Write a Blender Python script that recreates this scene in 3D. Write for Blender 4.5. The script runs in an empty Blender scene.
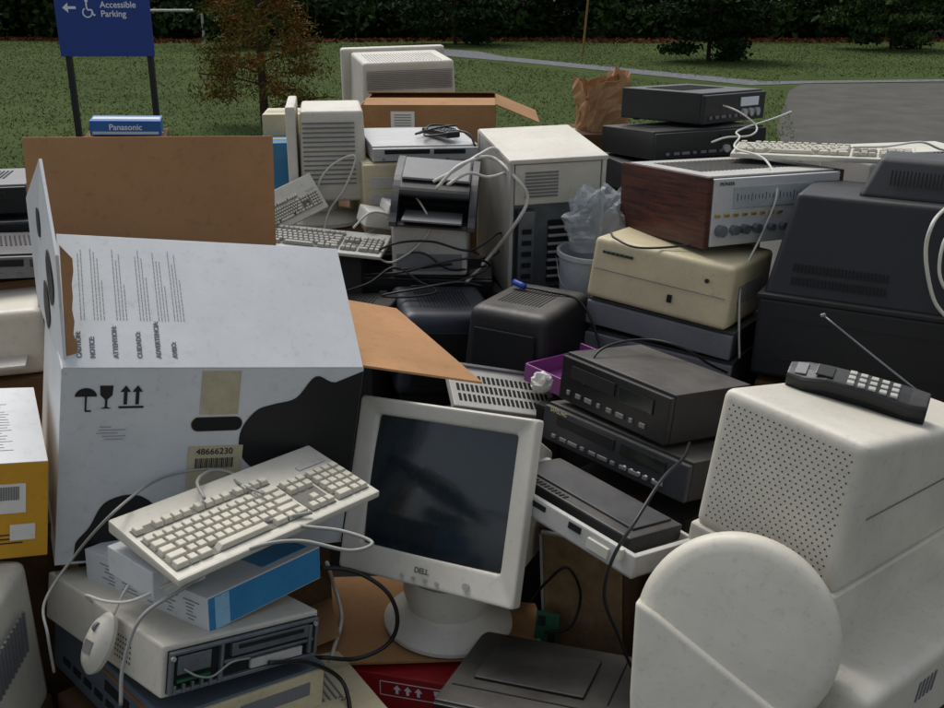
import bpy,bmesh,math,random
import numpy as np
from mathutils import Vector,Matrix,Euler
random.seed(4); rng=np.random.default_rng(7)
rad=math.radians; S=bpy.context.scene; COL=S.collection
def lin(h):
    h=h.lstrip('#');o=[]
    for i in (0,2,4):
        c=int(h[i:i+2],16)/255; o.append(c/12.92 if c<=.04045 else ((c+.055)/1.055)**2.4)
    return tuple(o)
MATS={}
def pm(name,hx,rough=.5,metal=0,var=.18,scale=7,bump=.15,dust=.0,kind='plain',alpha=1,spec=.5,hx2=None):
    if name in MATS: return MATS[name]
    m=bpy.data.materials.new(name);m.use_nodes=True;nt=m.node_tree;N=nt.nodes;L=nt.links
    b=N['Principled BSDF'];c=lin(hx)
    tc=N.new('ShaderNodeTexCoord')
    if kind=='leaf':
        vec=tc.outputs['Object']
    else:
        oi=N.new('ShaderNodeObjectInfo');ad=N.new('ShaderNodeVectorMath');ad.operation='ADD'
        L.new(tc.outputs['Object'],ad.inputs[0]);L.new(oi.outputs['Location'],ad.inputs[1]);vec=ad.outputs[0]
    if kind in('wood','stretch'):
        mp=N.new('ShaderNodeMapping');mp.inputs['Scale'].default_value=(1.5,1.5,22) if kind=='wood' else (1,6,30)
        L.new(vec,mp.inputs[0]);vec2=mp.outputs[0]
    else: vec2=vec
    n=N.new('ShaderNodeTexNoise');n.inputs['Scale'].default_value=scale;n.inputs['Detail'].default_value=4 if kind!='leaf' else 3;n.inputs['Roughness'].default_value=.65
    L.new(vec2,n.inputs['Vector'])
    r=N.new('ShaderNodeValToRGB');r.color_ramp.elements[0].position=.35;r.color_ramp.elements[1].position=.65
    c2=lin(hx2) if hx2 else tuple(x*(1-var) for x in c)
    c1=c if hx2 else tuple(min(1,x*(1+var*.35)) for x in c)
    r.color_ramp.elements[0].color=(*c2,1);r.color_ramp.elements[1].color=(*c1,1)
    L.new(n.outputs[0],r.inputs[0]);out=r.outputs[0]
    b.inputs['Specular IOR Level'].default_value=spec
    if kind=='leaf':
        L.new(out,b.inputs['Base Color']);b.inputs['Roughness'].default_value=rough;b.inputs['Specular IOR Level'].default_value=.08
        MATS[name]=m;return m
    n2=N.new('ShaderNodeTexNoise');n2.inputs['Scale'].default_value=scale*14;n2.inputs['Detail'].default_value=3;n2.inputs['Roughness'].default_value=.7
    L.new(vec,n2.inputs['Vector'])
    gr=N.new('ShaderNodeMapRange');gr.inputs[1].default_value=.56;gr.inputs[2].default_value=.75;gr.inputs[3].default_value=0;gr.inputs[4].default_value=min(.6,var*1.6)
    L.new(n2.outputs[0],gr.inputs[0])
    mx=N.new('ShaderNodeMixRGB');mx.inputs[2].default_value=(.06,.05,.04,1) if sum(c)>.5 else (c[0]*1.8+.01,c[1]*1.8+.01,c[2]*1.8+.01,1)
    L.new(gr.outputs[0],mx.inputs[0]);L.new(out,mx.inputs[1]);out=mx.outputs[0]
    if dust>0:
        g=N.new('ShaderNodeNewGeometry');sx=N.new('ShaderNodeSeparateXYZ');L.new(g.outputs['Normal'],sx.inputs[0])
        mr=N.new('ShaderNodeMapRange');mr.inputs[1].default_value=.3;mr.inputs[2].default_value=.95;mr.inputs[4].default_value=dust
        L.new(sx.outputs['Z'],mr.inputs[0])
        mu=N.new('ShaderNodeMath');mu.operation='MULTIPLY';L.new(mr.outputs[0],mu.inputs[0])
        rr=N.new('ShaderNodeMapRange');rr.inputs[1].default_value=.3;rr.inputs[2].default_value=.65;rr.inputs[3].default_value=.25;L.new(n.outputs[0],rr.inputs[0]);L.new(rr.outputs[0],mu.inputs[1])
        md=N.new('ShaderNodeMixRGB');md.inputs[2].default_value=(.20,.18,.15,1)
        L.new(mu.outputs[0],md.inputs[0]);L.new(out,md.inputs[1]);out=md.outputs[0]
    L.new(out,b.inputs['Base Color'])
    rm=N.new('ShaderNodeMapRange');rm.inputs[3].default_value=max(0.03,rough-.08);rm.inputs[4].default_value=min(1,rough+.14)
    L.new(n2.outputs[0],rm.inputs[0]);L.new(rm.outputs[0],b.inputs['Roughness'])
    b.inputs['Metallic'].default_value=metal
    if alpha<1: b.inputs['Alpha'].default_value=alpha
    if bump>0:
        bp=N.new('ShaderNodeBump');bp.inputs['Strength'].default_value=bump;bp.inputs['Distance'].default_value=.002
        L.new(n2.outputs[0],bp.inputs['Height']);L.new(bp.outputs[0],b.inputs['Normal'])
    MATS[name]=m;return m
WHITE=pm('white_plastic','#cbc6b7',.45,var=.13,scale=5);CREAM=pm('beige_plastic','#c3b795',.5,var=.14);LG=pm('light_grey_plastic','#b3b1aa',.5,var=.14)
DELLW=pm('warm_white_plastic','#cfcabd',.4,var=.1,scale=5);GREYP=pm('grey_plastic','#6f7073',.5,var=.15,dust=.2);DGREY=pm('dark_grey_plastic','#2a2d32',.45,var=.25,dust=.3)
BLACK=pm('black_plastic','#0f1113',.38,var=.3,dust=.12);BLACKD=pm('dusty_black_plastic','#151517',.5,var=.3,dust=.4);TVM=pm('tv_shell','#101217',.5,var=.25,dust=.08,scale=10)
SILV=pm('brushed_silver','#b9b9b7',.34,metal=.35,var=.12,kind='stretch',scale=4);STEEL=pm('galvanised_steel','#7c8286',.4,metal=.6,var=.25,scale=14)
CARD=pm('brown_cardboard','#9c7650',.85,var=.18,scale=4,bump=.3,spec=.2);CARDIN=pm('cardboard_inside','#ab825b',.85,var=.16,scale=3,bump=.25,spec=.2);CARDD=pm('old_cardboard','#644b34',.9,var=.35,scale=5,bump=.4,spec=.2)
CARDSHADE=pm('shaded_board','#211f1d',.8,var=.35,scale=6,bump=.3)  # cardboard with the shade of the heap's gaps put into its colour
BOXW=pm('white_board','#cdcfcf',.5,var=.1,scale=4,bump=.12);INK=pm('black_ink','#0b0b0c',.5,var=.1);INKG=pm('grey_ink','#6c6c6a',.7,var=.1)
WOOD=pm('walnut_veneer','#54281a',.4,kind='wood',scale=5,hx2='#241009',var=.2);GLASS=pm('crt_glass','#1e262b',.08,var=.15,bump=0,scale=3,spec=.6)
DARK=pm('dark_gap','#08090a',.8,var=.2);PAPER=pm('paper_label','#d9d7cf',.6,var=.08);YEL=pm('yellow_carton','#c8921c',.5,var=.1);RED=pm('red_carton','#9c1d22',.5,var=.15)
BLUE=pm('blue_carton','#2f7fae',.4,var=.15);NAVY=pm('sign_blue','#173a86',.4,var=.05,bump=0);SIGNW=pm('sign_white','#e3e6ec',.5,var=.03,bump=0);PURP=pm('purple_plastic','#8a4484',.35,var=.15)
TAPE=pm('packing_tape','#b3aa8c',.3,var=.15,scale=30);KEY=pm('key_plastic','#c6c1b0',.5,var=.1,scale=20);KEYG=pm('grey_key','#a4a29a',.5,var=.1)
GREEN=pm('circuit_board','#1d5a38',.4,var=.3,scale=40);CLOTH=pm('speaker_cloth','#8a7150',.95,var=.3,scale=30,bump=.6);SLATE=pm('blue_grey_metal','#5e6a74',.45,var=.15,metal=.2)
PBAG=pm('brown_paper','#ac8660',.9,var=.2,scale=14,bump=.5,spec=.2);CORDW=pm('white_cord','#c9c7bd',.45,var=.1);CORDB=pm('black_cord','#0d0e10',.4,var=.2);CORDG=pm('grey_cord','#8f8f89',.5,var=.1)
BLUPL=pm('blue_connector','#1d3f9c',.4);LCD=pm('lcd_window','#1b221e',.15,var=.1,bump=0);GOLD=pm('gold_text','#b9b08a',.5)
CLEAR=pm('clear_film','#b9c0c4',.12,var=.1,alpha=.38,bump=.4,scale=18);FAINT=pm('faint_ink','#8e8f90',.7,var=.05);HOLE=pm('vent_hole','#2d2b27',.8,var=.2,bump=0)
def mesh(name,vs,fs,mat,parent=None,loc=(0,0,0),rot=(0,0,0),bev=0,seg=2,smooth=False):
    bm=bmesh.new();bv=[bm.verts.new(v) for v in vs]
    for f in fs:
        try: bm.faces.new([bv[i] for i in f])
        except ValueError: pass
    bmesh.ops.recalc_face_normals(bm,faces=bm.faces)
    if bev>0:
        es=[e for e in bm.edges if len(e.link_faces)==2 and e.calc_face_angle(0)>.3]
        bmesh.ops.bevel(bm,geom=es,offset=bev,segments=seg,affect='EDGES',clamp_overlap=True,profile=.6)
    me=bpy.data.meshes.new(name);bm.to_mesh(me);bm.free();me.materials.append(mat)
    if smooth:
        for p in me.polygons:p.use_smooth=True
    o=bpy.data.objects.new(name,me);COL.objects.link(o)
    if bev>=.01:
        for p in me.polygons:p.use_smooth=True
        wn=o.modifiers.new('wn','WEIGHTED_NORMAL');wn.weight=100;wn.keep_sharp=False
    o.location=loc;o.rotation_euler=[rad(a) for a in rot]
    if parent: o.parent=parent
    return o
QF=[(0,3,2,1),(4,5,6,7),(0,1,5,4),(1,2,6,5),(2,3,7,6),(3,0,4,7)]
def bv(w,d,h,c=(0,0,0),t=(1,1),sh=(0,0)):
    x,y,z=c;r=[]
    for zz,a,b,sx,sy in((-h/2,1,1,0,0),(h/2,t[0],t[1],sh[0],sh[1])):
        for sx_,sy_ in((-1,-1),(1,-1),(1,1),(-1,1)): r.append((x+sx+sx_*w/2*a,y+sy+sy_*d/2*b,z+zz))
    return r
def box(p,name,size,c,mat,bev=.003,t=(1,1),sh=(0,0),rot=(0,0,0),seg=2):
    return mesh(name,bv(*size,t=t,sh=sh),QF,mat,p,c,rot,bev,seg)
def multi(p,name,bs,mat,bev=0,loc=(0,0,0),rot=(0,0,0),t=(1,1)):
    V=[];Fc=[]
    for b in bs:
        n=len(V);V+=bv(b[3],b[4],b[5],b[:3],t=t);Fc+=[tuple(i+n for i in q) for q in QF]
    return mesh(name,V,Fc,mat,p,loc,rot,bev,1)
def lathe(p,name,prof,mat,loc=(0,0,0),rot=(0,0,0),n=40,sc=(1,1),smooth=True):
    V=[];Fc=[]
    for r,z in prof:
        for i in range(n):
            a=2*math.pi*i/n;V.append((r*math.cos(a)*sc[0],r*math.sin(a)*sc[1],z))
    for k in range(len(prof)-1):
        for i in range(n):
            j=(i+1)%n;Fc.append((k*n+i,k*n+j,(k+1)*n+j,(k+1)*n+i))
    Fc.append(tuple(range(n)));Fc.append(tuple((len(prof)-1)*n+i for i in range(n)))
    o=mesh(name,V,Fc,mat,p,loc,rot,0)
    if smooth:
        for q in o.data.polygons: q.use_smooth=len(q.vertices)==4
        o.data.set_sharp_from_angle(angle=rad(35))
    return o
def cyl(p,name,r,h,loc,mat,rot=(0,0,0),n=24,r2=None):
    return lathe(p,name,[(r,-h/2),(r if r2 is None else r2,h/2)],mat,loc,rot,n)
def prism(p,name,pts,th,mat,loc=(0,0,0),rot=(0,0,0),bev=0):
    n=len(pts);V=[(x,y,0) for x,y in pts]+[(x,y,th) for x,y in pts]
    Fc=[tuple(range(n)),tuple(range(2*n-1,n-1,-1))]+[(i,(i+1)%n,n+(i+1)%n,n+i) for i in range(n)]
    return mesh(name,V,Fc,mat,p,loc,rot,bev)
def smooth2(pts,k=6):
    o=[];n=len(pts)
    for i in range(n):
        p0,p1,p2,p3=[pts[(i+j-1)%n] for j in range(4)]
        for s in range(k):
            t=s/k;o.append(tuple(.5*((2*b)+(c-a)*t+(2*a-5*b+4*c-d)*t*t+(-a+3*b-3*c+d)*t**3) for a,b,c,d in zip(p0,p1,p2,p3)))
    return o
def txt(p,name,s,size,loc,rot,mat,al='LEFT',bold=0,th=.0004):
    cu=bpy.data.curves.new(name,'FONT');cu.body=s;cu.size=size;cu.align_x=al;cu.extrude=th;cu.offset=bold
    to=bpy.data.objects.new('t',cu);COL.objects.link(to)
    dg=bpy.context.evaluated_depsgraph_get();me=bpy.data.meshes.new_from_object(to.evaluated_get(dg))
    bpy.data.objects.remove(to);me.materials.clear();me.materials.append(mat);me.name=name
    o=bpy.data.objects.new(name,me);COL.objects.link(o);o.location=loc;o.rotation_euler=[rad(a) for a in rot]
    if p:o.parent=p
    return o
def thing(name,label,cat,loc,rot=(0,0,0),group=None):
    o=bpy.data.objects.new(name,None);COL.objects.link(o);o.empty_display_size=.05
    o.location=loc;o.rotation_euler=[rad(a) for a in rot];o['label']=label;o['category']=cat
    if group:o['group']=group
    return o
def spline(pts,k=10):
    P=[Vector(p) for p in pts];P=[P[0]*2-P[1]]+P+[P[-1]*2-P[-2]];o=[]
    for i in range(1,len(P)-2):
        for s in range(k):
            t=s/k;a,b,c,d=P[i-1:i+3];o.append(.5*((2*b)+(c-a)*t+(2*a-5*b+4*c-d)*t*t+(-a+3*b-3*c+d)*t**3))
    o.append(P[-2]);return o
def tube(name,pts,r,mat,parent=None,k=10,n=8,label=None,cat='cable'):
    P=spline(pts,k);V=[];Fc=[];u=None
    for i,p in enumerate(P):
        t=(P[min(i+1,len(P)-1)]-P[max(i-1,0)]).normalized()
        if u is None: u=t.orthogonal().normalized()
        u=(u-t*u.dot(t));u=u.normalized() if u.length>1e-6 else t.orthogonal().normalized()
        w=t.cross(u)
        for j in range(n):
            a=2*math.pi*j/n;V.append(tuple(p+(u*math.cos(a)+w*math.sin(a))*r))
    for i in range(len(P)-1):
        for j in range(n):
            q=(j+1)%n;Fc.append((i*n+j,i*n+q,(i+1)*n+q,(i+1)*n+j))
    Fc.append(tuple(range(n)));Fc.append(tuple((len(P)-1)*n+i for i in range(n)))
    o=mesh(name,V,Fc,mat,parent,smooth=True)
    if label:o['label']=label;o['category']=cat
    return o
def slits(x0,x1,z0,z1,n,y,th=.002,horiz=True,fill=.5):
    r=[]
    for i in range(n):
        if horiz:
            z=z0+(z1-z0)*(i+.5)/n;r.append(((x0+x1)/2,y,z,x1-x0,th,(z1-z0)/n*fill))
        else:
            x=x0+(x1-x0)*(i+.5)/n;r.append((x,y,(z0+z1)/2,(x1-x0)/n*fill,th,z1-z0))
    return r
# ---------------------------------------------------------------- generic devices
def deck(nm,label,cat,loc,rot,d,bm,fm,disp=True,knobs=0,slot=True,btn=6,text=None,dm=None,vent=True):
    W,D,H=d;o=thing(nm,label,cat,loc,rot)
    box(o,'housing',(W,D-.012,H-.006),(0,.006,H/2+.003),bm,.003)
    box(o,'front_panel',(W,.014,H-.012),(0,-D/2+.005,H/2),fm,.003)
    y=-D/2-.003
    if slot: box(o,'cassette_slot',(W*.42,.004,H*.26),(-W*.18,y,H*.68),DARK,.001)
    if disp: box(o,'display',(W*.3,.004,H*.28),(W*.22,y,H*.66),dm or LCD,.001)
    if btn: multi(o,'button_row',[(-W*.4+i*W*.8/btn,y,H*.25,W*.05*(.6+.8*((i*7)%3)/2),.006,H*.09) for i in range(btn)],GREYP,.0008)
    for i in range(knobs): cyl(o,'knob',H*.13,.014,(W*.12+i*W*.11,y-.004,H*.32),SILV,(90,0,0))
    if vent: multi(o,'vent',[(-W*.35+i*.012,D*.1,H+.0005,.005,D*.45,.002) for i in range(int(W*.7/.012))],DARK)
    for sx in(-1,1):
        for sy in(-1,1): cyl(o,'foot',.012,.006,(sx*W*.4,sy*D*.38,.003),DARK,n=12)
    if text: txt(o,'lettering',text,H*.13,(-W*.45,y-.001,H*.84),(90,0,0),GOLD)
    return o
def carton(label,loc,rot,d,mat=CARD,group=None):
    W,D,H=d;o=thing('cardboard_carton',label,'cardboard box',loc,rot,group)
    box(o,'wall',(W,D,H-.004),(0,0,(H-.004)/2),mat,.002)
    box(o,'flap',(W-.002,D/2-.002,.004),(0,-D/4,H-.002),CARDIN if mat is CARD else mat,.001)
    box(o,'flap',(W-.002,D/2-.002,.004),(0,D/4,H-.002),CARDIN if mat is CARD else mat,.001)
    if mat is not CARDSHADE: box(o,'tape',(W*.9,.05,.001),(0,0,H+.0006),TAPE,0)
    return o
def keyboard(label,loc,rot,W,D,H=.022,mat=WHITE,km=KEY):
    o=thing('computer_keyboard',label,'keyboard',loc,rot)
    vs=[(-W/2,-D/2,0),(W/2,-D/2,0),(W/2,D/2,0),(-W/2,D/2,0),(-W/2,-D/2,H*.55),(W/2,-D/2,H*.55),(W/2,D/2,H),(-W/2,D/2,H)]
    mesh('case',vs,QF,mat,o,bev=.004)
    sl=H*.45/D;u=(W-.02)/22.8
    def kz(y): return H*.55+(y+D/2)*sl
    py=min(u*1.12,(D-.035)/7.2)
    rows=[-D/2+.02+(i+.5)*py for i in range(5)]+[-D/2+.02+6.1*py]
    def blk(x0,cols,rs,nm):
        bs=[]
        for ri,c in zip(rs,cols):
            x=x0
            for w in c:
                if w>0: bs.append((x+w*u/2,rows[ri],kz(rows[ri])+.005,w*u*.9,py*.86,.010))
                x+=abs(w)*u
        return multi(o,nm,bs,km,.001,t=(.84,.84))
    x0=-W/2+.01
    a=math.degrees(math.atan(sl))
    for cx,w,r0,r1 in((7.5,15.1,0,4),(16.9,3.1,0,4),(20.8,4.1,0,4),(7.5,15.1,5,5)):
        yy=(rows[r0]+rows[r1])/2;box(o,'key_well',(w*u,(rows[r1]-rows[r0])+py*1.02,.001),(x0+cx*u,yy,kz(yy)+.0006),pm('key_shadow','#6f6c63',.7),0,rot=(a,0,0))
    blk(x0,[[1.5,1,1.5,-.1,6.8,-.1,1.5,1,1.5],[2.2]+[1]*10+[2.7],[1.8]+[1]*11+[2.2],[1.5]+[1]*12+[1.5],[1]*13+[2],[1,-1]+[1]*4+[-.5]+[1]*4+[-.5]+[1]*4],[0,1,2,3,4,5],'letter_keys')
    blk(x0+15.4*u,[[1,1,1],[-1,1],[1,1,1],[1,1,1]],[0,1,3,4],'arrow_keys')
    blk(x0+18.8*u,[[2,1,1],[1]*4,[1]*4,[1]*4,[1]*4],[0,1,2,3,4],'number_keys')
    box(o,'status_strip',(3.6*u,u*.7,.002),(x0+20.8*u,rows[5],kz(rows[5])+.0015),LG,.0005,rot=(a,0,0))
    return o
# ================================================================ SETTING
def quadmesh(name,V,n,k,mat,parent=None):
    me=bpy.data.meshes.new(name);me.vertices.add(k*n);me.vertices.foreach_set('co',V.ravel())
    me.loops.add(k*n);me.loops.foreach_set('vertex_index',np.arange(k*n,dtype=np.int32))
    me.polygons.add(n);me.polygons.foreach_set('loop_start',np.arange(0,k*n,k,dtype=np.int32));me.polygons.foreach_set('loop_total',np.full(n,k,dtype=np.int32))
    me.update(calc_edges=True);me.materials.append(mat)
    o=bpy.data.objects.new(name,me);COL.objects.link(o)
    if parent:o.parent=parent
    return o
def leafcloud(name,blobs,n,size,mat,parent=None,flat=1.,shell=.55):
    w=np.array([b[3]*b[4]*b[5] for b in blobs])**.7;w/=w.sum()
    idx=rng.choice(len(blobs),n,p=w);B=np.array(blobs)[idx]
    d=rng.normal(size=(n,3));d/=np.linalg.norm(d,axis=1)[:,None]
    r=(shell+(1-shell)*rng.random(n))*(.85+.35*rng.random(n))
    P=B[:,:3]+d*B[:,3:6]*r[:,None];P[:,2]=np.maximum(P[:,2],.03+.25*rng.random(n)*(B[:,2]>.3))
    a=rng.normal(size=(n,3));a/=np.linalg.norm(a,axis=1)[:,None];b=np.cross(a,rng.normal(size=(n,3)));b/=np.linalg.norm(b,axis=1)[:,None]
    s=size*(.5+rng.random(n))[:,None]
    V=np.stack([P-a*s,P+b*s*.45*flat,P+a*s,P-b*s*.45*flat],1).reshape(-1,3)
    return quadmesh(name,V,n,4,mat,parent)
def sheet(name,pts,z,mat):
    o=mesh(name,[(x,y,z) for x,y in pts],[tuple(range(len(pts)))],mat);o['kind']='structure';return o
GRASS=pm('grass_turf','#475330',.95,hx2='#3a4626',scale=.5,bump=0,var=.12,spec=.02)
ASPH=pm('asphalt','#55544f',.9,var=.2,scale=2,bump=.6,spec=.08);GRAV=pm('gravel','#75767a',.95,hx2='#545658',scale=9,var=.4,bump=.9,spec=.1)
sheet('ground',[(-120,-40),(120,-40),(120,160),(-120,160)],0,GRASS)
sheet('parking_lot',[(-14,-12),(2.5,-12),(30,-12),(30,20.4),(5.9,18.6),(5.3,17.4),(3.7,12.5),(2.8,8.6),(-14,8.2)],.004,ASPH)
sheet('gravel_path',[(-1.5,30),(.2,28),(.81,25.9),(5.35,19.1),(12,19.9),(12,19.5),(6.2,18.75),(4.9,18.3),(1.04,24.1),(-.8,26.4),(-3,28.9)],.008,GRAV)
BL=pm('grass_blades','#4b5833',.9,hx2='#3d4a28',scale=.6,kind='leaf')
def blades():
    n=110000;y=8.4+rng.random(n)**1.3*26;x=rng.uniform(-1,1,n)*(2+.58*y)
    keep=~((x>2.4)&(y<20)&(x>(2.9+(y-8.6)*.26)))
    cx=np.interp(y,[17.8,22.7,28],[5.1,1.9,-.6]);keep&=~((np.abs(x-cx)<.8)&(y>17.5));x=x[keep];y=y[keep];n=len(x)
    h=.012+.022*rng.random(n);a=rng.uniform(0,6.28,n);w=.003+.0004*y
    P=np.stack([x,y,np.zeros(n)],1);dx=np.stack([np.cos(a)*w,np.sin(a)*w,np.zeros(n)],1);tp=np.stack([rng.normal(size=n)*.03,rng.normal(size=n)*.03,h],1)
    o=quadmesh('grass',np.stack([P-dx,P+dx,P+tp],1).reshape(-1,3),n,3,BL)
    o['kind']='stuff';o['label']='short rough green lawn grass beside the parking lot';o['category']='grass'
blades()
WL=pm('woodland_leaves','#324520',.8,hx2='#121c0c',scale=.8,kind='leaf');LIT=pm('leaf_litter','#7a472b',.9,hx2='#3d2c1b',scale=3,kind='leaf')
bl=[(x+rng.uniform(-1,1),35+rng.uniform(0,6),rng.uniform(.5,3.5),rng.uniform(1.2,2.4),1.4,rng.uniform(.9,2)) for x in np.linspace(-26,28,70)]
bl+=[(x+rng.uniform(-.5,.5),34.6+rng.uniform(0,1.5),rng.uniform(.35,.9),rng.uniform(.8,1.4),.8,rng.uniform(.5,.9)) for x in np.linspace(-26,28,44)]
o=leafcloud('woodland',bl,130000,.12,WL,flat=1.4,shell=.25);o['kind']='stuff';o['label']='dense dark shady woodland edge beyond the lawn';o['category']='woods'
bl=[(x,33.3+rng.uniform(-.8,1.0),.03,1.8,.8,.05) for x in np.linspace(-24,26,34)]
o=leafcloud('fallen_leaves',bl,11000,.06,LIT);o['kind']='stuff';o['label']='fallen brown leaves along the woodland edge';o['category']='leaves'
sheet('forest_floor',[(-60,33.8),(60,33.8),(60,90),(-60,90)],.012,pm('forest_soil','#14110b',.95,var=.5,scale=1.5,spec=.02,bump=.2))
BARK=pm('bark','#3b2c20',.9,var=.3,scale=12,bump=.8)
def tree(nm,label,x,y,h,r,mat,n,leaf,conic=True,z0=.25,nb=26):
    o=thing(nm,label,'tree' if 'tree' in nm else 'shrub',(x,y,0))
    lathe(o,'trunk',[(.05*h/2.5,0),(.035*h/2.5,h*.5),(.008,h*.97)],BARK,n=10)
    bb=[];P=[]
    for i in range(nb):
        z=z0+(h-z0)*(i/nb)**.9;rr=r*(1-(z/h)**1.3)*(.75+.5*rng.random()) if conic else r*math.sin(math.pi*min(.95,.18+.75*z/h))*(.7+.5*rng.random())
        a=i*2.4+rng.random();bb.append((math.cos(a)*rr*.6,math.sin(a)*rr*.6,z+.05,max(.08,rr*.45),max(.08,rr*.45),.11*h/2.5+.03))
        V=Vector((math.cos(a)*rr,math.sin(a)*rr,z+.1));P.append([(0,0,z-.05),tuple(V*.5+Vector((0,0,z*.5-.0))),tuple(V)])
    for q in P[::2]: tube('limb',q,.010*h/2.5,BARK,o,4,5)
    leafcloud('crown',bb,n,leaf,mat,o,flat=.5 if conic else 1.2,shell=.2)
    return o
PINE=pm('pine_needles','#566029',.8,hx2='#74481f',scale=3,kind='leaf');EVER=pm('evergreen_leaves','#2c4120',.8,hx2='#162211',scale=3,kind='leaf');GRN2=pm('shrub_leaves','#43562a',.8,hx2='#22301a',scale=2,kind='leaf')
tree('pine_tree','young thin pine with browning orange needles on the lawn',-2.57,12.8,2.9,.95,PINE,13000,.034,nb=44)
tree('round_shrub','broad dark green shrub beside the gravel path',5.5,24.5,2.6,1.7,EVER,18000,.055,False,.1)
tree('round_shrub','leafy green shrub at the edge of the lawn',-6.5,30,2.4,1.5,GRN2,9000,.07,False,.1)
tree('round_shrub','leafy green shrub at the edge of the lawn',11.5,29,2.4,1.9,GRN2,9000,.07,False,.1)
tree('round_shrub','leafy green shrub at the edge of the lawn',-.5,31.5,2.6,1.9,EVER,9000,.07,False,.1)
o=thing('wooden_stake','thin pale wooden stake stuck in the lawn','stake',(2.85,27,0));cyl(o,'pole',.03,1.9,(.05,0,.95),pm('stake_wood','#8c6d3f',.8),(0,4,0),8,.022)
o=thing('pipe_rail','low grey pipe rail on short posts near woods','railing',(-9.2,32,0))
cyl(o,'rail',.04,2.6,(0,0,.95),LG,(0,90,0),10)
for x in(-1.1,1.1): cyl(o,'post',.04,.95,(x,0,.475),LG,n=10)
o=thing('parking_sign','blue accessible parking sign on two dark posts','sign',(-2.33,6.77,0))
box(o,'panel',(.60,.012,.46),(0,-.03,1.455),NAVY,.002)
for x in(-.262,.262): box(o,'post',(.035,.035,1.68),(x,0,.84),BLACK,.002)
txt(o,'lettering','Accessible\nParking',.054,(-.012,-.038,1.52),(90,0,0),SIGNW,bold=.0006)
prism(o,'arrow_symbol',[(-.25,.0),(-.215,.03),(-.215,.008),(-.165,.008),(-.165,-.008),(-.215,-.008),(-.215,-.03)],.002,SIGNW,(0,-.037,1.52),(90,0,0))
lathe(o,'wheelchair_symbol',[(.010,0),(.010,.002)],SIGNW,(-.095,-.037,1.56),(90,0,0),16)
tube('wheelchair_symbol',[(-.095+.028*math.cos(a),-.038,1.49+.028*math.sin(a)) for a in [rad(120+i*12) for i in range(21)]],.0045,SIGNW,o,2,6)
tube('wheelchair_symbol',[(-.097,-.038,1.548),(-.093,-.038,1.508),(-.068,-.038,1.506),(-.058,-.038,1.475),(-.045,-.038,1.478)],.0055,SIGNW,o,3,6)
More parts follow.
